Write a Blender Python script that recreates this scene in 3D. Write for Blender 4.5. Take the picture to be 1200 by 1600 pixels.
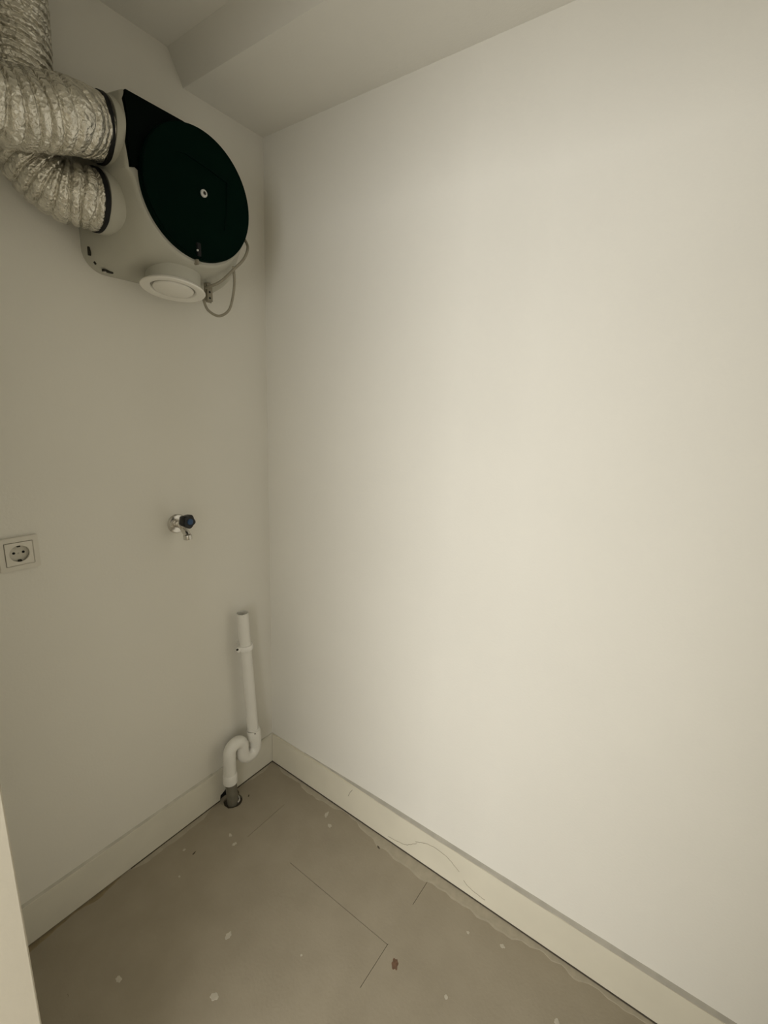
import bpy, bmesh, math, random
from mathutils import Vector, Matrix, noise

# ------------------------------------------------------------------ scene reset
for o in list(bpy.data.objects):
    bpy.data.objects.remove(o)
SC = bpy.context.scene
COL = SC.collection
random.seed(7)

# ------------------------------------------------------------------ camera
YAW, PITCH, ROLL, FPX = 0.9594, -0.2244, 0.0415, 720.7
f = Vector((math.sin(YAW)*math.cos(PITCH), math.cos(YAW)*math.cos(PITCH), math.sin(PITCH)))
r0 = Vector((math.cos(YAW), -math.sin(YAW), 0)); u0 = r0.cross(f)
r = math.cos(ROLL)*r0 + math.sin(ROLL)*u0
u = -math.sin(ROLL)*r0 + math.cos(ROLL)*u0
cam_d = bpy.data.cameras.new('camera')
cam_d.sensor_fit = 'VERTICAL'; cam_d.sensor_height = 36.0; cam_d.lens = FPX*36.0/1600.0
cam_d.clip_start = 0.02
cam = bpy.data.objects.new('camera', cam_d); COL.objects.link(cam)
m = Matrix((r, u, -f)).transposed().to_4x4(); m.translation = Vector((-1.1311, -1.3208, 1.4858))
cam.matrix_world = m
SC.camera = cam

# ------------------------------------------------------------------ world, light, exposure
W = bpy.data.worlds.new('world'); SC.world = W; W.use_nodes = True
W.node_tree.nodes['Background'].inputs[0].default_value = (0.9, 0.93, 1.0, 1)
W.node_tree.nodes['Background'].inputs[1].default_value = 0.3
SC.view_settings.view_transform = 'Standard'; SC.view_settings.look = 'None'
SC.view_settings.gamma = 1.0; SC.view_settings.use_curve_mapping = False
SC.view_settings.exposure = 0.0
# area lamp for soft doorway light, in an added, unseen hall window
wl = bpy.data.lights.new('added_hall_light', 'AREA'); wl.shape = 'RECTANGLE'
wl.size = 2.1; wl.size_y = 1.35; wl.energy = 55.5; wl.color = (1.0, 0.985, 0.955)
wlo = bpy.data.objects.new('added_hall_light', wl); COL.objects.link(wlo)
wlo.location = (-3.02, -1.40, 1.30)
wlo.rotation_euler = (math.radians(90), 0, math.radians(-90))     # -Z axis towards +X

# ------------------------------------------------------------------ materials
def mat(name, col, rough=0.6, metal=0.0, var=0.0, vscale=6.0, bump=0.0, bscale=200.0, col2=None, detail=4.0, spec=0.4):
    M = bpy.data.materials.new(name); M.use_nodes = True
    N = M.node_tree.nodes; L = M.node_tree.links; B = N['Principled BSDF']
    B.inputs['Base Color'].default_value = (*col, 1); B.inputs['Roughness'].default_value = rough
    B.inputs['Metallic'].default_value = metal; B.inputs['Specular IOR Level'].default_value = spec
    tc = N.new('ShaderNodeTexCoord')
    if var or col2:
        nz = N.new('ShaderNodeTexNoise'); nz.inputs['Scale'].default_value = vscale; nz.inputs['Detail'].default_value = detail
        L.new(tc.outputs['Object'], nz.inputs['Vector'])
        rp = N.new('ShaderNodeValToRGB')
        c2 = col2 or tuple(max(0, c*(1-var)) for c in col)
        rp.color_ramp.elements[0].position = 0.35; rp.color_ramp.elements[1].position = 0.65
        rp.color_ramp.elements[0].color = (*c2, 1); rp.color_ramp.elements[1].color = (*col, 1)
        L.new(nz.outputs['Fac'], rp.inputs['Fac']); L.new(rp.outputs['Color'], B.inputs['Base Color'])
    if bump:
        nb = N.new('ShaderNodeTexNoise'); nb.inputs['Scale'].default_value = bscale; nb.inputs['Detail'].default_value = 3
        L.new(tc.outputs['Object'], nb.inputs['Vector'])
        bp = N.new('ShaderNodeBump'); bp.inputs['Strength'].default_value = bump; bp.inputs['Distance'].default_value = 0.002
        L.new(nb.outputs['Fac'], bp.inputs['Height']); L.new(bp.outputs['Normal'], B.inputs['Normal'])
    return M

M_wall = mat('painted_wall', (0.86, 0.835, 0.755), 0.75, var=0.025, vscale=2.5, bump=0.18, bscale=160, spec=0.25)
M_ceil = mat('painted_ceiling', (0.86, 0.84, 0.77), 0.85, var=0.03, vscale=3, bump=0.2, bscale=140, spec=0.2)
M_base = mat('cream_baseboard', (0.78, 0.735, 0.60), 0.55, var=0.05, vscale=7, bump=0.12, bscale=60)
M_base_l = mat('offwhite_baseboard', (0.80, 0.768, 0.66), 0.6, var=0.05, vscale=7, bump=0.12, bscale=60)
M_caulk_l = mat('offwhite_caulk', (0.64, 0.61, 0.525), 0.7, var=0.15, vscale=25)
M_caulk = mat('grey_caulk', (0.47, 0.44, 0.37), 0.7, var=0.15, vscale=25)
M_floor = mat('screed_floor', (0.385, 0.337, 0.255), 0.8, col2=(0.355, 0.310, 0.232), vscale=9, bump=0.25, bscale=120, detail=7, spec=0.25)
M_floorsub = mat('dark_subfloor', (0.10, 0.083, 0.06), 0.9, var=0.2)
M_paint = mat('spilled_wall_paint', (0.47, 0.42, 0.325), 0.6, var=0.12, vscale=40)
M_paintw = mat('white_paint_drop', (0.57, 0.525, 0.43), 0.6, var=0.1, vscale=60)
M_ochre = mat('ochre_stain', (0.33, 0.265, 0.16), 0.8, var=0.2, vscale=40)
M_clamp = mat('bright_white_plastic', (0.93, 0.91, 0.85), 0.35, var=0.03, vscale=20)
M_brown = mat('brown_stain', (0.20, 0.115, 0.07), 0.8, var=0.3, vscale=120)
M_crack = mat('dark_crack', (0.36, 0.31, 0.22), 0.9, var=0.2, vscale=60)
M_hall = mat('hall_wall', (0.84, 0.82, 0.76), 0.8, var=0.02, bump=0.1)
M_jamb = mat('door_jamb_paint', (0.67, 0.625, 0.52), 0.5, var=0.03, vscale=5, bump=0.1, bscale=120)
M_body = mat('light_grey_housing', (0.52, 0.508, 0.43), 0.5, var=0.04, vscale=8, bump=0.06, bscale=250)
M_green = mat('dark_green_plastic', (0.0009, 0.0082, 0.0050), 0.6, var=0.15, vscale=6, bump=0.05, bscale=300, spec=0.02)
M_green2 = mat('black_green_plastic', (0.0006, 0.0030, 0.0019), 0.6, var=0.15, vscale=6, spec=0.04)
M_black = mat('black_rubber', (0.006, 0.006, 0.006), 0.6, var=0.2, vscale=30, spec=0.3)
M_dark = mat('dark_slot', (0.03, 0.027, 0.018), 0.8, var=0.2, vscale=30)
M_valve = mat('white_valve_plastic', (0.88, 0.855, 0.78), 0.4, var=0.02, vscale=10)
M_cable = mat('beige_cable', (0.30, 0.272, 0.20), 0.5, var=0.08, vscale=30)
M_pvc = mat('white_pipe_plastic', (0.84, 0.82, 0.75), 0.35, var=0.03, vscale=12)
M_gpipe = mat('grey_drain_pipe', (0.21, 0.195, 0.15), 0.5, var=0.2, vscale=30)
M_chrome = mat('brushed_chrome', (0.72, 0.70, 0.66), 0.22, metal=1.0, var=0.1, vscale=40)
M_knob = mat('black_knob_plastic', (0.006, 0.007, 0.008), 0.35, var=0.2, vscale=30)
M_blue = mat('blue_cap', (0.02, 0.065, 0.16), 0.4, var=0.1, vscale=50)
M_sock = mat('white_socket_plastic', (0.80, 0.765, 0.675), 0.35, var=0.02, vscale=20)
M_sockin = mat('socket_well_plastic', (0.66, 0.63, 0.54), 0.4, var=0.03, vscale=20)
M_steel = mat('screw_steel', (0.62, 0.60, 0.55), 0.3, metal=1.0, var=0.1, vscale=60)
M_screw = mat('pale_grey_screw', (0.62, 0.62, 0.58), 0.4, var=0.1, vscale=60)
M_putty = mat('putty_residue', (0.62, 0.60, 0.53), 0.6, var=0.2, vscale=80)

# crinkled aluminium foil
M_foil = bpy.data.materials.new('crinkled_foil'); M_foil.use_nodes = True
def _foil():
    N = M_foil.node_tree.nodes; L = M_foil.node_tree.links; B = N['Principled BSDF']
    B.inputs['Metallic'].default_value = 0.9; B.inputs['Roughness'].default_value = 0.26
    tc = N.new('ShaderNodeTexCoord')
    v = N.new('ShaderNodeTexVoronoi'); v.feature = 'F1'; v.inputs['Scale'].default_value = 120
    n = N.new('ShaderNodeTexNoise'); n.inputs['Scale'].default_value = 60; n.inputs['Detail'].default_value = 6
    L.new(tc.outputs['Object'], n.inputs['Vector'])
    mx = N.new('ShaderNodeVectorMath'); mx.operation = 'MULTIPLY_ADD'
    mx.inputs[1].default_value = (0.02, 0.02, 0.02)
    L.new(n.outputs['Color'], mx.inputs[0]); L.new(tc.outputs['Object'], mx.inputs[2]); L.new(mx.outputs[0], v.inputs['Vector'])
    ad = N.new('ShaderNodeMath'); ad.operation = 'ADD'; L.new(v.outputs['Distance'], ad.inputs[0]); hm = N.new('ShaderNodeMath'); hm.operation = 'MULTIPLY'; hm.inputs[1].default_value = 0.6; L.new(n.outputs['Fac'], hm.inputs[0]); L.new(hm.outputs[0], ad.inputs[1])
    b = N.new('ShaderNodeBump'); b.inputs['Strength'].default_value = 0.8; b.inputs['Distance'].default_value = 0.0032
    L.new(ad.outputs[0], b.inputs['Height']); L.new(b.outputs['Normal'], B.inputs['Normal'])
    rp = N.new('ShaderNodeValToRGB'); rp.color_ramp.elements[0].position = 0.3; rp.color_ramp.elements[1].position = 0.7
    rp.color_ramp.elements[0].color = (0.60, 0.575, 0.50, 1); rp.color_ramp.elements[1].color = (0.84, 0.815, 0.74, 1)
    L.new(n.outputs['Fac'], rp.inputs['Fac']); L.new(rp.outputs['Color'], B.inputs['Base Color'])
_foil()

# ------------------------------------------------------------------ helpers
def link(name, me, mt, parent=None, smooth=False):
    o = bpy.data.objects.new(name, me); COL.objects.link(o)
    if mt: me.materials.append(mt)
    if smooth:
        for p in me.polygons: p.use_smooth = True
    if parent is not None:
        o.parent = parent
        # meshes are written in room coordinates; undo the parents' placement
        loc = Vector((0, 0, 0)); q = parent
        while q is not None:
            loc += q.location; q = q.parent
        o.location = -loc
    return o

def pyd(name, V, F, mt, parent=None, smooth=False, auto=None):
    me = bpy.data.meshes.new(name); me.from_pydata([tuple(v) for v in V], [], F); me.update()
    bm = bmesh.new(); bm.from_mesh(me); bmesh.ops.recalc_face_normals(bm, faces=bm.faces); bm.to_mesh(me); bm.free()
    o = link(name, me, mt, parent, smooth)
    if auto is not None: sharp(o, auto)
    return o

def sharp(o, deg=40):
    me = o.data
    bm = bmesh.new(); bm.from_mesh(me)
    for p in bm.faces: p.smooth = True
    for e in bm.edges:
        if len(e.link_faces) == 2 and e.calc_face_angle(0) > math.radians(deg): e.smooth = False
    bm.to_mesh(me); bm.free()

def bmo(name, bm, mt, parent=None, smooth=False, auto=None):
    bmesh.ops.recalc_face_normals(bm, faces=bm.faces)
    me = bpy.data.meshes.new(name); bm.to_mesh(me); bm.free()
    o = link(name, me, mt, parent, smooth)
    if auto is not None: sharp(o, auto)
    return o

def box(name, a, b, mt, parent=None, bev=0.0, seg=2):
    bm = bmesh.new()
    bmesh.ops.create_cube(bm, size=1)
    a = Vector(a); b = Vector(b); c = (a+b)/2; s = b-a
    for v in bm.verts: v.co = Vector((v.co.x*abs(s.x), v.co.y*abs(s.y), v.co.z*abs(s.z))) + c
    if bev: bmesh.ops.bevel(bm, geom=list(bm.edges), offset=bev, segments=seg, affect='EDGES')
    return bmo(name, bm, mt, parent, auto=30 if bev else None)

def prism(name, poly, to3, d0, d1, mt, parent=None, bev=0.0, holes=()):
    """polygon (2-D) extruded between depths d0 and d1; to3(u, v, d) -> point"""
    bm = bmesh.new()
    loops = [poly] + list(holes); edges = []
    for lp in loops:
        vs = [bm.verts.new(to3(x, y, d0)) for x, y in lp]
        edges += [bm.edges.new((vs[i], vs[(i+1) % len(vs)])) for i in range(len(vs))]
    if holes:
        bmesh.ops.triangle_fill(bm, use_beauty=True, use_dissolve=False, edges=edges)
    else:
        bm.faces.new(bm.verts)
    dv = Vector(to3(0, 0, d1)) - Vector(to3(0, 0, d0))
    ret = bmesh.ops.extrude_face_region(bm, geom=list(bm.faces))
    for v in [g for g in ret['geom'] if isinstance(g, bmesh.types.BMVert)]: v.co += dv
    bmesh.ops.recalc_face_normals(bm, faces=bm.faces)
    if bev:
        es = [e for e in bm.edges if len(e.link_faces) == 2 and e.calc_face_angle(0) > 0.9 and
              abs((e.verts[1].co-e.verts[0].co).normalized().dot(dv.normalized())) < 0.5]
        bmesh.ops.bevel(bm, geom=es, offset=bev, segments=2, affect='EDGES')
    return bmo(name, bm, mt, parent, auto=35)

def frame_of(n):
    n = Vector(n).normalized(); a = Vector((0, 0, 1)) if abs(n.z) < 0.9 else Vector((0, 1, 0))
    e1 = a.cross(n).normalized(); e2 = n.cross(e1); return e1, e2, n

def lathe(name, prof, c, n, mt, parent=None, seg=48, cap0=True, cap1=True, auto=35, lobes=None):
    """prof: list of (radius, height along n)"""
    e1, e2, n = frame_of(n); c = Vector(c); V = []; F = []
    for (rad, h) in prof:
        for k in range(seg):
            a = 2*math.pi*k/seg; q = rad*(lobes(a) if lobes else 1)
            V.append(c + e1*(q*math.cos(a)) + e2*(q*math.sin(a)) + n*h)
    for i in range(len(prof)-1):
        for k in range(seg):
            F.append((i*seg+k, i*seg+(k+1) % seg, (i+1)*seg+(k+1) % seg, (i+1)*seg+k))
    if cap0: F.append(tuple(range(seg)))
    if cap1: F.append(tuple((len(prof)-1)*seg+k for k in range(seg)))
    return pyd(name, V, F, mt, parent, auto=auto)

def catmull(P, n=12):
    P = [Vector(p) for p in P]; Q = [2*P[0]-P[1]] + P + [2*P[-1]-P[-2]]; out = []
    for i in range(1, len(Q)-2):
        a, b, c, d = Q[i-1:i+3]
        for k in range(n):
            t = k/n
            out.append(0.5*((2*b)+(c-a)*t+(2*a-5*b+4*c-d)*t*t+(3*b-a-3*c+d)*t**3))
    out.append(P[-1].copy()); return out

def resample(P, step):
    L = [0.0]
    for a, b in zip(P, P[1:]): L.append(L[-1]+(b-a).length)
    n = max(2, int(L[-1]/step)); out = []; j = 0
    for i in range(n+1):
        s = L[-1]*i/n
        while j < len(L)-2 and L[j+1] < s: j += 1
        t = (s-L[j])/max(1e-9, L[j+1]-L[j]); out.append(P[j].lerp(P[j+1], min(1, t)))
    return out, L[-1]/n

def tube(name, P, rad, mt, parent=None, seg=20, caps=True, rfun=None, auto=60, inner=None):
    """sweep along P; rad scalar or list; rfun(i, s, theta, co) -> radius offset; inner: open end wall thickness"""
    P = [Vector(p) for p in P]; n = len(P)
    T = [(P[min(i+1, n-1)]-P[max(i-1, 0)]).normalized() for i in range(n)]
    e1, e2, _ = frame_of(T[0]); V = []; F = []; s = 0.0
    for i in range(n):
        if i:
            s += (P[i]-P[i-1]).length
            e1 = (e1 - T[i]*e1.dot(T[i])).normalized()
        e2 = T[i].cross(e1)
        R = rad[i] if isinstance(rad, (list, tuple)) else rad
        for k in range(seg):
            a = 2*math.pi*k/seg; d = e1*math.cos(a)+e2*math.sin(a)
            q = R + (rfun(i, s, a, P[i]+d*R) if rfun else 0)
            V.append(P[i]+d*q)
    for i in range(n-1):
        for k in range(seg):
            F.append((i*seg+k, i*seg+(k+1) % seg, (i+1)*seg+(k+1) % seg, (i+1)*seg+k))
    if caps:
        F.append(tuple(range(seg))); F.append(tuple((n-1)*seg+k for k in range(seg)))
    return pyd(name, V, F, mt, parent, auto=auto)

def empty(name, loc):
    o = bpy.data.objects.new(name, None); COL.objects.link(o); o.location = loc; o.empty_display_size = 0.05; return o

def tag(o, label, cat, group=None):
    o['label'] = label; o['category'] = cat
    if group: o['group'] = group
    return o

def struct(o, label=None, cat=None):
    o['kind'] = 'structure'
    if label: o['label'] = label
    if cat: o['category'] = cat
    return o

# ------------------------------------------------------------------ room shell
H, HU = 2.30, 2.372             # underside of the boxed-in strip, main ceiling
XD, XO = -0.992, -1.092           # door wall, inner and outer face
YJ, YJ2 = -0.607, -1.50          # the door opening
HD = 2.00                       # height of the door opening
YB = -2.05                      # near end of the small room
HX, HY0, HY1 = -3.0, -3.1, 0.0  # hall behind the camera

struct(box('wall_left', (HX-0.1, 0, -0.05), (0.1, 0.1, HU+0.1), M_wall),
       'off-white painted wall carrying the ventilation unit, tap and socket', 'wall')
struct(box('wall_right', (0, HY0, -0.05), (0.1, 0, HU+0.1), M_wall),
       'bare off-white painted wall filling the right of the view', 'wall')
struct(box('ceiling', (HX, HY0, HU), (0, 0, HU+0.1), M_ceil), 'off-white ceiling above the ventilation unit', 'ceiling')
# boxed-in strip under the ceiling along the right wall, with a sloping side
sp = [(0.0, H), (-0.272, H), (-0.318, HU+0.01), (0.0, HU+0.01)]
struct(prism('trim_1', sp, lambda x, z, d: (x, d, z), YB, 0.0, M_ceil),
       'boxed-in strip with a sloping side where ceiling meets right wall', 'ceiling trim')
struct(box('wall_back', (XD, YB-0.1, 0), (0, YB, HU), M_wall), 'off-white end wall of the small room behind the camera', 'wall')
wd = struct(box('wall_door', (XO, YJ+0.015, 0), (XD, 0, HU), M_wall), 'off-white wall beside the door opening', 'wall')
box('wall_panel', (XO, YB-0.1, 0), (XD, YJ2-0.015, HU), M_wall, wd)
box('wall_panel', (XO, YJ2-0.015, HD+0.015), (XD, YJ+0.015, HU), M_wall, wd)
struct(box('trim_2', (XO-0.012, YJ, 0), (XD, YJ+0.015, HD+0.015), M_jamb, bev=0.002),
       'cream painted door jamb at the lower left edge of view', 'door jamb')
struct(box('trim_3', (XO-0.012, YJ2-0.015, 0), (XD, YJ2, HD+0.015), M_jamb, bev=0.002),
       'cream painted door jamb behind the camera', 'door jamb')
struct(box('trim_4', (XO-0.012, YJ2, HD), (XD, YJ, HD+0.015), M_jamb), 'cream painted door lintel above the camera', 'door jamb')
# hall behind the camera, with a window added to light the room
struct(box('wall_hall_near', (HX, HY0-0.1, 0), (0.1, HY0, HU), M_hall), 'white hall wall behind the camera', 'wall')
WY0, WY1, WZ0, WZ1 = -2.50, -0.30, 0.58, 2.02
hp = [(HY0, -0.05), (HY1, -0.05), (HY1, HU+0.1), (HY0, HU+0.1)]
hh = [(WY0, WZ0), (WY1, WZ0), (WY1, WZ1), (WY0, WZ1)]
struct(prism('wall_hall_far', hp, lambda y, z, d: (d, y, z), HX-0.1, HX, M_hall, holes=[hh]), 'white hall wall behind the camera with an opening for the added window', 'wall')
wn = struct(prism('added_window_1', [(WY0, WZ0), (WY1, WZ0), (WY1, WZ1), (WY0, WZ1)], lambda y, z, d: (d, y, z), HX-0.09, HX-0.04, M_jamb,
     holes=[[(WY0+.05, WZ0+.05), (WY1-.05, WZ0+.05), (WY1-.05, WZ1-.05), (WY0+.05, WZ1-.05)]]), 'white framed hall window added out of view behind the camera for the light', 'window')

# ------------------------------------------------------------------ floor
floor = struct(box('floor', (HX-0.1, HY0-0.1, -0.06), (0.1, 0.1, -0.009), M_floorsub), 'sandy beige screed floor with thin panel joints', 'floor')
HOLE = (-0.237, -0.048)
GX = [0.0, -0.275, -0.857, -1.439, -2.021, -2.603, -3.1]
GY = [0.0, -0.213, -0.795, -1.377, -1.959, -2.541, -3.2]
G = 0.0007
def floor_top(x, y, d): return (x, y, d)
for i in range(len(GX)-1):
    for j in range(len(GY)-1):
        x1, x0, y1, y0 = GX[i]-G, GX[i+1]+G, GY[j]-G, GY[j+1]+G
        hs = []
        if i == 0 and j == 0:
            lp = []
            for k in range(28):
                a = 2*math.pi*k/28; q = 0.0335*(1+0.10*noise.noise(Vector((3*math.cos(a), 3*math.sin(a), 1.3))))
                lp.append((HOLE[0]+q*math.cos(a), HOLE[1]+q*math.sin(a)))
            hs = [lp]
        prism('floor_panel', [(x0, y0), (x1, y0), (x1, y1), (x0, y1)], floor_top, -0.009, 0.0, M_floor, floor, holes=hs)
# joints that are filled flush, so that only the open stretches read as lines
def filler(a, b):
    (ax, ay), (bx, by) = a, b
    if ax == bx: box('joint_filler', (ax-0.0016, min(ay, by), -0.008), (ax+0.0016, max(ay, by), 0.0002), M_floor, floor)
    else: box('joint_filler', (min(ax, bx), ay-0.0016, -0.008), (max(ax, bx), ay+0.0016, 0.0002), M_floor, floor)
filler((-0.275, 0.0), (-0.275, -0.40)); filler((-0.275, -0.797), (-0.275, -3.0))
filler((-0.02, -0.213), (-0.13, -0.213)); filler((-0.30, -0.213), (-1.0, -0.213))
filler((0.0, -0.795), (-0.04, -0.795)); filler((-0.14, -0.795), (-0.272, -0.795)); filler((-0.40, -0.795), (-1.0, -0.795))
filler((-0.857, 0.0), (-0.857, -0.21)); filler((-0.857, -0.216), (-0.857, -3.0))
filler((0.0, -1.377), (-1.0, -1.377))

def blob(name, x, y, rx, ry, rot, mt, h=0.0008, n=26, seed=0, jag=0.25):
    V = []; F = []
    for lv, (sc, z) in enumerate(((1.0, 0.0001), (0.86, h))):
        for k in range(n):
            a = 2*math.pi*k/n; q = sc*(1+jag*noise.noise(Vector((1.7*math.cos(a)+seed*3.1, 1.7*math.sin(a), seed*1.7))))
            px, py = rx*q*math.cos(a), ry*q*math.sin(a)
            V.append((x+px*math.cos(rot)-py*math.sin(rot), y+px*math.sin(rot)+py*math.cos(rot), z))
    for k in range(n): F.append((k, (k+1) % n, n+(k+1) % n, n+k))
    F.append(tuple(n+k for k in range(n)))
    return pyd(name, V, F, mt, floor)
drops = [(-0.092, -0.410, .0085, .0065), (-0.531, -0.421, .011, .008), (-0.638, -0.509, .011, .008), (-0.281, -0.985, .0055, .0045),
         (-0.08, -1.059, .007, .006), (-0.108, -0.965, .0045, .004), (-0.158, -1.232, .008, .006), (-0.765, -0.279, .010, .006),
         (-0.46, -0.085, .005, .004), (-0.332, -0.161, .007, .005), (-0.345, -0.20, .008, .005), (-0.065, -0.37, .012, .006),
         (-0.52, -0.155, .004, .003), (-0.44, -0.62, .003, .003), (-0.60, -0.66, .004, .003)]
for i, (x, y, a, b) in enumerate(drops):
    blob('paint_drop', x, y, a, b, random.uniform(0, 3), M_paintw, seed=i+1, jag=0.55)
blob('brown_stain', -0.302, -0.839, 0.0125, 0.0085, 0.5, M_brown, h=0.0006, seed=40, jag=0.5)
blob('dark_speck', -0.447, -0.121, 0.007, 0.0028, 0.3, M_floorsub, h=0.0006, seed=44, jag=0.5)
blob('dark_speck', -0.052, -0.60, 0.007, 0.003, 1.2, M_floorsub, h=0.0006, seed=45, jag=0.5)
blob('dark_speck', -0.185, -0.075, 0.006, 0.0025, 0.6, M_floorsub, h=0.0006, seed=46, jag=0.7)
blob('dark_speck', -0.200, -0.030, 0.009, 0.0035, 1.0, M_floorsub, h=0.0006, seed=47, jag=0.7)

def splash(name, along, s0, s1, w, seed, mt):
    """ragged strip of old paint on the floor at the foot of a baseboard"""
    V = []; F = []; n = int((s1-s0)/0.012)
    for i in range(n+1):
        s = s0+(s1-s0)*i/n
        ww = max(0.002, w*(0.75+1.1*noise.noise(Vector((s*5+seed, 0.3, 0)))+0.45*noise.noise(Vector((s*28+seed, 1.3, 0)))))
        e = min(1, (s-s0)/0.06, (s1-s)/0.06); ww *= max(0.1, e)
        for q, z in ((0.010, 0.0007), (0.011+ww*0.85, 0.0007), (0.011+ww, 0.0001)):
            V.append((-s, -q, z) if along == 'x' else (-q, -s, z))
    for i in range(n):
        for k in range(2): F.append((i*3+k, i*3+k+1, i*3+k+4, i*3+k+3))
    return pyd(name, V, F, mt, floor)
splash('paint_strip', 'y', 0.05, 1.75, 0.031, 2.0, M_paint)
splash('paint_strip', 'x', 0.015, 0.19, 0.016, 7.0, M_paint)
splash('paint_strip', 'x', 0.29, 0.61, 0.018, 11.0, M_paint)
splash('ochre_strip', 'x', 0.63, 0.96, 0.016, 17.0, M_ochre)

# ------------------------------------------------------------------ baseboards
HB, TB = 0.1305, 0.011
NX0, NX1 = -0.266, -0.203        # notch cut for the drain
lo = [(XD+0.001, 0.003), (NX0-0.004, 0.003)]
for k in range(9):
    a = math.pi*(1-k/8); lo.append(((NX0+NX1)/2+(NX1-NX0)/2*math.cos(a), 0.003+0.030*math.sin(a)**0.6*(1+0.15*math.sin(5*a))))
lo += [(NX1+0.004, 0.003), (-0.0005, 0.003), (-0.0005, HB), (XD+0.001, HB)]
bl = struct(prism('baseboard_left', lo, lambda x, z, d: (x, d, z), 0.0, -TB, M_base_l, bev=0.0015),
            'off-white baseboard along the wall with the drain pipe', 'baseboard')
br = struct(prism('baseboard_right', [(-TB-0.0005, 0.003), (YB, 0.003), (YB, HB), (-TB-0.0005, HB)], lambda y, z, d: (d, y, z), 0.0, -TB, M_base, bev=0.0015),
            'cream baseboard running along the foot of the right wall', 'baseboard')
def caulk():
    V = []; F = []; n = 60
    for i in range(n+1):
        y = -0.19-1.85*i/n; t = min(1.0, 0.12+(-0.19-y)/0.45)*(1+0.18*noise.noise(Vector((y*14, 2.2, 0))))
        for x, z in ((0.0, -0.001), (-0.0105*t, -0.0004), (-0.0090*t, 0.0016*t), (-0.0045*t, 0.0045*t), (0.0, 0.0080*t)): V.append((x, y, HB+z))
    for i in range(n):
        for k in range(5): F.append((i*5+k, i*5+(k+1) % 5, i*5+5+(k+1) % 5, i*5+5+k))
    F.append(tuple(range(5))); F.append(tuple(n*5+k for k in range(5)))
    pyd('caulk_line', V, F, M_caulk, br, auto=50)
caulk()
pl = [(0.0, HB-0.001), (-0.0095, HB-0.001), (-0.004, HB+0.003), (0.0, HB+0.004)]
prism('caulk_line', pl, lambda y, z, d: (d, y, z), XD+0.001, -0.29, M_caulk_l, bl)
def crack(pts):
    P = catmull([(-TB-0.0002, y, z) for y, z in pts], 6)
    P = [p+Vector((0, 0.002*noise.noise(p*90), 0.002*noise.noise(p*110+Vector((4, 0, 0))))) for p in P]
    tube('paint_crack', P, 0.0007, M_crack, br, seg=6)
crack([(-0.612, 0.018), (-0.65, 0.024), (-0.681, 0.031), (-0.70, 0.045), (-0.725, 0.066)])
crack([(-0.72, 0.070), (-0.75, 0.085), (-0.773, 0.094), (-0.80, 0.096), (-0.837, 0.091), (-0.86, 0.080), (-0.882, 0.066)])
crack([(-0.90, 0.045), (-0.920, 0.032), (-0.95, 0.027), (-0.974, 0.024)])
crack([(-0.428, 0.078), (-0.436, 0.098), (-0.446, 0.113)])

# dark strips: shadow and dirt of the joint under the baseboards, as colour
box('joint_shade_dirt', (-TB-0.0020, YB, 0.0004), (-TB+0.004, -TB, 0.0034), M_floorsub, br)
box('joint_shade_dirt', (NX1+0.003, -TB-0.0020, 0.0004), (-TB, -TB+0.004, 0.0036), M_floorsub, bl)
box('joint_shade_dirt', (-0.60, -TB-0.0012, 0.0004), (NX0-0.003, -TB+0.004, 0.0028), M_floorsub, bl)

# ------------------------------------------------------------------ ventilation unit
CX, CZ = -0.3886, 1.9577
FY = -0.214                                    # front of the housing
fan = tag(empty('ventilation_unit', (CX, 0, CZ)), 'grey box ventilation unit with round dark green lid high on left wall', 'ventilation unit')
def r_sq(a, h=0.178, rc=0.05):
    # rounded square, polar
    c, s = abs(math.cos(a)), abs(math.sin(a)); q = h/max(c, s)
    x, y = q*c, q*s
    if x > h-rc and y > h-rc:
        k = h-rc; b = k*(c+s); return b+math.sqrt(max(0, b*b-(2*k*k-rc*rc)))
    return q
def r_front(a):
    c, s = math.cos(a), math.sin(a); R = 0.1525
    if s > 0 and c < 0:
        q = min(0.166/max(1e-6, -c), 0.1455/max(1e-6, s))
        return max(q, 0.0) if c < -0.02 or s < 0.98 else R
    if s <= 0 and c < 0 and s > -0.16:          # small step under the tongue
        t = 1+s/0.16; return R+(0.166-R)*t*t
    return R
prof = [(0.0, 0.0, 0), (-0.020, 0.0, 0), (-0.030, 0.04, 0), (-0.06, 0.10, 0), (-0.10, 0.20, 0), (-0.13, 0.33, 0), (-0.155, 0.50, 0), (-0.178, 0.71, 0), (-0.195, 0.89, 0), (-0.205, 0.98, 0.0005), (-0.210, 1.0, 0.002), (FY, 1.0, 0.006)]
NS = 144; V = []; F = []
for (y, t, ins) in prof:
    for k in range(NS):
        a = 2*math.pi*k/NS; q = r_sq(a)*(1-t)+r_front(a)*t-ins
        V.append((CX+q*math.cos(a), y, CZ+q*math.sin(a)))
for i in range(len(prof)-1):
    for k in range(NS): F.append((i*NS+k, i*NS+(k+1) % NS, (i+1)*NS+(k+1) % NS, (i+1)*NS+k))
F.append(tuple(range(NS))); F.append(tuple((len(prof)-1)*NS+k for k in range(NS)))
pyd('housing', V, F, M_body, fan, auto=38)
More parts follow.
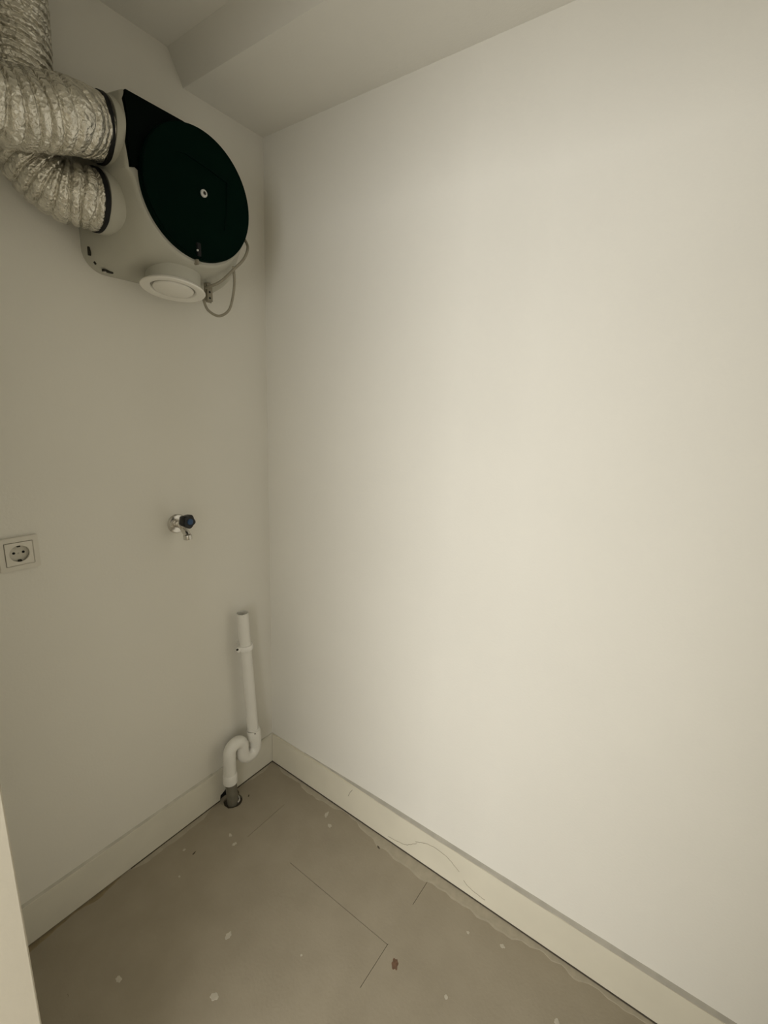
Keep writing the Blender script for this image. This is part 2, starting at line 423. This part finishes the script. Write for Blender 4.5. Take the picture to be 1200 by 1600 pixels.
# dark green tongue of the volute, behind the lid
tg = [(CX-0.159, CZ+0.002), (CX-0.163, CZ+0.05), (CX-0.160, CZ+0.10), (CX-0.163, CZ+0.125), (CX-0.158, CZ+0.1425), (CX-0.03, CZ+0.1425), (CX+0.03, CZ+0.135),
      (CX, CZ+0.02), (CX-0.10, CZ-0.02), (CX-0.147, CZ+0.006)]
prism('volute_cover', tg, lambda x, z, d: (x, d, z), FY+0.004, FY-0.006, M_green2, fan, bev=0.0015)
lid = lathe('lid', [(0.1412, 0.0), (0.1412, 0.0125), (0.1405, 0.0150), (0.1385, 0.0165)], (CX, FY+0.001, CZ), (0, -1, 0), M_green, fan, seg=96, auto=32)
LY = FY+0.001-0.019
ip = [(-0.425, 2.030), (-0.359, 2.020), (-0.314, 2.010), (-0.319, 1.941), (-0.327, 1.900), (-0.392, 1.905), (-0.452, 1.915), (-0.458, 1.97), (-0.452, 2.024)]
prism('lid_face', [(CX+0.1386*math.cos(2*math.pi*k/96), CZ+0.1386*math.sin(2*math.pi*k/96)) for k in range(96)], lambda x, z, d: (x, d, z), LY+0.0028, LY, M_green, lid, holes=[ip])
sc = lathe('lid_screw', [(0.0085, 0), (0.0085, 0.003), (0.0070, 0.0045), (0.0045, 0.0045), (0.0040, 0.002)], (-0.381, LY+0.0022, 1.9645), (0, -1, 0), M_screw, lid, seg=24)
lathe('screw_recess', [(0.0036, 0), (0.0036, 0.0008)], (-0.3795, LY-0.0008, 1.9655), (0, -1, 0), M_dark, sc, seg=16)
lt = box('latch', (-0.4085, LY-0.003, 1.822), (-0.3965, FY+0.006, 1.852), M_black, fan, bev=0.0015)
box('latch_hook', (-0.4020, FY-0.010, 1.806), (-0.3965, FY+0.004, 1.822), M_cable, fan, bev=0.001)
lathe('latch_pin', [(0.0022, 0), (0.0022, 0.003)], (-0.4075, LY-0.002, 1.8335), (0, -1, 0), M_screw, fan, seg=12)
# mounting slots along the lower left flange
def slot(name, c, ang, L, w, nrm):
    e1, e2, n = frame_of(nrm); bm = bmesh.new()
    V = []; F = []
    for z in (-0.004, 0.0012):
        for k in range(16):
            a = 2*math.pi*k/16; x = w*math.cos(a)+(L/2-w)*(1 if math.cos(a) > 0 else -1); y = w*math.sin(a)
            V.append(Vector(c)+e1*(x*math.cos(ang)-y*math.sin(ang))+e2*(x*math.sin(ang)+y*math.cos(ang))+n*z)
    for k in range(16): F.append((k, (k+1) % 16, 16+(k+1) % 16, 16+k))
    F.append(tuple(range(16))); F.append(tuple(range(16, 32))); bm.free()
    return pyd(name, V, F, M_dark, fan)
slot('mounting_slot', (-0.5655, -0.035, 1.818), math.pi/2, 0.020, 0.003, (-1, 0, 0))
slot('mounting_slot', (-0.5515, -0.030, 1.7955), math.pi/2-0.2, 0.007, 0.002, (-0.7, 0, -0.7))
slot('mounting_slot', (-0.526, -0.036, 1.7812), 0.0, 0.026, 0.0042, (0, 0, -1))
lathe('mounting_screw', [(0.0042, 0), (0.0040, 0.0022), (0.002, 0.0032)], (-0.533, -0.036, 1.7805), (0, 0, -1), M_steel, fan, seg=16)

# spigots that take the two ducts
A0 = Vector((-0.567, -0.153, 2.036)); B0 = Vector((-0.570, -0.112, 1.9075))
for c in (A0, B0):
    lathe('duct_spigot', [(0.0655, -0.035), (0.0655, 0.0035), (0.0640, 0.0060), (0.0605, 0.0060), (0.0605, -0.02)],
          (c.x+0.006, c.y, c.z), (-1, 0, 0), M_body, fan, seg=56, cap1=False)
# air valve under the unit
VN = Vector((-0.135, -0.103, -1.0)).normalized(); VC = Vector((-0.412, -0.13, 1.7555))
vv = lathe('air_valve', [(0.060, -0.012), (0.068, -0.008), (0.0755, -0.003), (0.0770, 0.0), (0.0755, 0.0022), (0.066, 0.0030), (0.0555, 0.0005), (0.052, -0.004), (0.050, -0.014)],
           VC, VN, M_valve, fan, seg=72, cap0=False, cap1=True)
lathe('valve_disc', [(0.030, -0.012), (0.0465, -0.005), (0.0485, -0.0015), (0.0470, 0.0012), (0.036, 0.0042), (0.018, 0.0058), (0.001, 0.0062)], VC, VN, M_valve, vv, seg=56)
lathe('valve_spigot', [(0.0645, -0.055), (0.0645, -0.006)], VC, VN, M_body, fan, seg=56)
# cable clip and power cable
clip = box('cable_clip', (-0.3215, -0.136, 1.744), (-0.2985, -0.124, 1.795), M_cable, fan, bev=0.004)
for z in (1.770, 1.755):
    lathe('clip_hole', [(0.0028, 0), (0.0028, 0.0012)], (-0.310, -0.1358, z), (0, -1, 0), M_black, clip, seg=12)
cp = [(-0.219, -0.17, 1.925), (-0.230, -0.200, 1.893), (-0.250, -0.207, 1.858), (-0.279, -0.203, 1.827), (-0.310, -0.185, 1.791), (-0.328, -0.145, 1.776)]
tube('power_cable', resample(catmull(cp, 10), 0.004)[0], 0.0037, M_cable, fan, seg=12)
lp = [(-0.325, -0.132, 1.766), (-0.325, -0.13, 1.747), (-0.316, -0.135, 1.723), (-0.288, -0.142, 1.7125), (-0.265, -0.155, 1.730), (-0.261, -0.17, 1.764), (-0.268, -0.188, 1.80), (-0.282, -0.204, 1.832)]
tube('cable_loop', resample(catmull(lp, 10), 0.004)[0], 0.0035, M_cable, fan, seg=12)

# ------------------------------------------------------------------ foil ducts
def duct(name, pts, R, pitch, seed, label):
    P, st = resample(catmull(pts, 24), 0.0016)
    root = tag(empty(name, pts[0]), label, 'air duct')
    def rf(i, s, a, co):
        ph = s/pitch+a/(2*math.pi)+0.35*noise.noise(Vector((s*18+seed, math.cos(a), math.sin(a))))
        w = ph-math.floor(ph)
        rid = -0.0075*abs(math.cos(math.pi*w))**10            # foil pinched in at each turn of the wire
        wr = 0.0014*noise.noise(co*40+Vector((seed, 0, 0)))+0.0013*noise.noise(co*120+Vector((0, seed, 0)))
        e = min(1.0, s/0.012)
        return (rid+wr)*(0.35+0.65*e)+0.0012
    tube('foil_sleeve', P, R, M_foil, root, seg=112, rfun=rf, auto=180)
    d = (P[6]-P[0]).normalized()
    lathe('clamp_band', [(R-0.002, -0.0045), (R+0.0040, -0.0045), (R+0.0040, 0.0045), (R-0.002, 0.0045)], P[3], d, M_black, root, seg=64, cap0=False, cap1=False)
    return root
duct('foil_duct', [A0, (-0.582, -0.153, 2.0345), (-0.61, -0.164, 2.029), (-0.66, -0.200, 2.007), (-0.715, -0.203, 1.988), (-0.78, -0.204, 1.974), (-0.855, -0.198, 1.985), (-0.915, -0.19, 2.04), (-0.94, -0.185, 2.13), (-0.945, -0.18, 2.25), (-0.945, -0.18, 2.371)],
     0.0615, 0.0205, 1.0, 'upper crinkled silver foil duct running level from ventilation unit to the left')
duct('foil_duct', [B0, (-0.60, -0.109, 1.9065), (-0.640, -0.091, 1.912), (-0.675, -0.073, 1.950), (-0.685, -0.0665, 2.01), (-0.685, -0.067, 2.08), (-0.680, -0.066, 2.17), (-0.678, -0.066, 2.27), (-0.677, -0.066, 2.371)],
     0.0605, 0.0165, 5.0, 'lower crinkled silver foil duct bending up the wall behind the level one')

# ------------------------------------------------------------------ tap
TX, TZ = -0.366, 1.106
tap = tag(empty('water_tap', (TX, 0, TZ)), 'small chrome wall tap with black knob and blue cap above the drain', 'tap')
lathe('rosette', [(0.0305, 0.0), (0.0305, 0.003), (0.027, 0.0075), (0.017, 0.0100), (0.0165, 0.0100)], (TX, 0, TZ), (0, -1, 0), M_chrome, tap, seg=40)
lathe('tap_body', [(0.0125, 0.0), (0.0125, 0.018), (0.0150, 0.020), (0.0150, 0.032), (0.0128, 0.034), (0.0128, 0.048), (0.0105, 0.050), (0.0105, 0.056)], (TX, -0.008, TZ), (-0.10, -1, 0.20), M_chrome, tap, seg=32)
sp_p = catmull([(TX, -0.030, TZ-0.003), (TX-0.001, -0.042, TZ-0.012), (TX-0.003, -0.055, TZ-0.020), (TX-0.004, -0.062, TZ-0.027)], 6)
tube('spout', sp_p, 0.0105, M_chrome, tap, seg=20)
lathe('spout_nozzle', [(0.0100, 0.0), (0.0128, 0.001), (0.0128, 0.013), (0.0118, 0.0145), (0.0090, 0.0145), (0.0085, 0.006)], (TX-0.004, -0.062, TZ-0.024), (0, -0.15, -1), M_chrome, tap, seg=28)
kn = lathe('knob', [(0.0135, -0.002), (0.0180, 0.002), (0.0198, 0.010), (0.0202, 0.026), (0.0180, 0.030), (0.0100, 0.031)], (TX-0.010, -0.056, TZ+0.020), (0.06, -1, 0.06), M_knob, tap,
           seg=60, lobes=lambda a: 1+0.085*math.cos(5*a+1.2))
lathe('knob_cap', [(0.0092, 0.0), (0.0092, 0.0022), (0.0075, 0.0032)], Vector((TX-0.010, -0.056, TZ+0.020))+Vector((0.06, -1, 0.06)).normalized()*0.0305, (0.06, -1, 0.06), M_blue, kn, seg=28)

# ------------------------------------------------------------------ wall socket
SX, SZ = -0.772, 1.1075
sk = tag(empty('wall_socket', (SX, 0, SZ)), 'white square wall socket with round well at the left edge', 'socket')
def rrect(cx, cz, h, rc, n=5):
    P = []
    for q, (sx, sz) in enumerate(((1, 1), (-1, 1), (-1, -1), (1, -1))):
        for k in range(n):
            a = math.pi/2*q+math.pi/2*k/(n-1); P.append((cx+sx*(h-rc)+rc*math.cos(a), cz+sz*(h-rc)+rc*math.sin(a)))
    return P
def circ(cx, cz, R, n=36): return [(cx+R*math.cos(2*math.pi*k/n), cz+R*math.sin(2*math.pi*k/n)) for k in range(n)]
wy = lambda x, z, d: (x, d, z)
prism('frame', rrect(SX, SZ, 0.0405, 0.003), wy, 0.0, -0.0085, M_sock, sk, bev=0.0012, holes=[rrect(SX, SZ, 0.0283, 0.001)])
prism('shadow_gap', rrect(SX, SZ, 0.0295, 0.001), wy, -0.0005, -0.0045, M_dark, sk, holes=[circ(SX, SZ, 0.0205)])
pc = prism('centre_plate', rrect(SX, SZ, 0.0274, 0.001), wy, -0.004, -0.0098, M_sock, sk, bev=0.0006, holes=[circ(SX, SZ, 0.0200)])
prism('well_floor', circ(SX, SZ, 0.0204), wy, -0.0005, -0.002, M_sockin, sk)
for dx in (-0.0095, 0.0095):
    lathe('pin_hole', [(0.0030, 0), (0.0030, 0.0008)], (SX+dx, -0.0017, SZ+0.001), (0, -1, 0), M_black, sk, seg=16)
box('earth_contact', (SX-0.0035, -0.0092, SZ-0.0200), (SX+0.0035, -0.0015, SZ-0.0160), M_dark, sk, bev=0.0006)
box('earth_contact', (SX-0.0035, -0.0092, SZ+0.0160), (SX+0.0035, -0.0015, SZ+0.0200), M_dark, sk, bev=0.0006)
lathe('well_screw', [(0.0020, 0), (0.0018, 0.0012)], (SX, -0.0018, SZ-0.001), (0, -1, 0), M_steel, sk, seg=12)

# ------------------------------------------------------------------ drain: white standpipe with trap on a grey stub
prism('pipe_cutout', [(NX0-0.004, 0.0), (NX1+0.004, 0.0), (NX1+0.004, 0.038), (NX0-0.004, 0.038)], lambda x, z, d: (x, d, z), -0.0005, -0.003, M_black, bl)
YT = -0.060; RP = 0.0225
XR, XM, XL = -0.135, -0.1945, -0.252
dp = tag(empty('waste_standpipe', (XL, YT, 0.10)), 'white plastic standpipe with S-shaped trap in the corner', 'drain pipe')
top = Vector((-0.1655, -0.044, 0.748)); joint = Vector((-0.1425, -0.056, 0.262))
tube('standpipe', [joint, joint.lerp(top, 0.5), top], 0.0207, M_pvc, dp, seg=32, caps=False)
ax = (top-joint).normalized()
lathe('pipe_mouth', [(0.0207, -0.001), (0.0207, 0.0), (0.0188, 0.0), (0.0188, -0.06)], top, ax, M_pvc, dp, seg=32, cap0=False, cap1=False)
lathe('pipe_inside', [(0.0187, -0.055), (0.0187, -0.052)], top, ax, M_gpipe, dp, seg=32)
ck = joint.lerp(top, 0.722)
cl = lathe('pipe_clamp', [(0.0205, -0.009), (0.0262, -0.009), (0.0268, -0.007), (0.0268, 0.007), (0.0262, 0.009), (0.0205, 0.009)], ck, ax, M_clamp, dp, seg=36, cap0=False, cap1=False)
box('clamp_lug', (ck.x-0.036, ck.y-0.006, ck.z-0.0085), (ck.x-0.018, ck.y+0.006, ck.z+0.0085), M_clamp, cl, bev=0.002)
lathe('clamp_bolt', [(0.0036, 0), (0.0036, 0.005), (0.002, 0.006)], (ck.x-0.0345, ck.y-0.002, ck.z+0.004), (-1, -0.3, 0), M_dark, cl, seg=12)
tube('clamp_stem', [(ck.x, ck.y+0.018, ck.z), (ck.x, 0.0, ck.z)], 0.005, M_pvc, cl, seg=12)
# trap: down, under, up, over, down
zu, za = 0.191, 0.222
path = [Vector((joint.x, joint.y, 0.262)), Vector((XR, YT, 0.225))]
ru = (XR-XM)/2; rl = (XM-XL)/2
for k in range(0, 13):
    a = -math.pi*k/12; path.append(Vector(((XR+XM)/2+ru*math.cos(a), YT, zu+ru*math.sin(a))))
for k in range(0, 13):
    a = math.pi*k/12; path.append(Vector(((XM+XL)/2+rl*math.cos(a), YT+0.002, za+rl*math.sin(a))))
path += [Vector((XL, YT+0.002, 0.18)), Vector((XL-0.001, YT+0.002, 0.10))]
tube('trap_bend', path, 0.0225, M_pvc, dp, seg=32)
lathe('joint_socket', [(0.0210, -0.004), (0.0250, -0.004), (0.0256, 0.004), (0.0256, 0.030), (0.0236, 0.033), (0.0207, 0.033)], Vector((-0.1385, -0.0575, 0.226)), ax, M_pvc, dp, seg=36, cap0=False, cap1=False)
lathe('joint_socket', [(0.0225, -0.004), (0.0250, 0.0), (0.0262, 0.010), (0.0262, 0.034), (0.0240, 0.037), (0.020, 0.037)], (XL, YT+0.002, 0.138), (0, 0, -1), M_pvc, dp, seg=36, cap0=False, cap1=True)
lathe('joint_mark', [(0.0022, 0), (0.0022, 0.0012)], (-0.1525, -0.0808, 0.258), (-0.4, -1, 0.1), M_dark, dp, seg=10)

gs = tag(empty('drain_stub', (HOLE[0], HOLE[1], 0.0)), 'dark grey pipe stub rising from a hole in floor', 'drain pipe')
tube('pipe_wall', [(HOLE[0], HOLE[1], -0.0085), (-0.244, -0.053, 0.05), (XL+0.001, YT+0.002, 0.125)], 0.0205, M_gpipe, gs, seg=32)
V = []
tube('putty_bead', [(HOLE[0]+0.0235*math.cos(a), HOLE[1]+0.0235*math.sin(a), 0.004) for a in [math.radians(t) for t in range(-75, 40, 6)]], 0.0028, M_putty, gs, seg=8,
     rfun=lambda i, s, a, co: 0.0012*noise.noise(co*180))
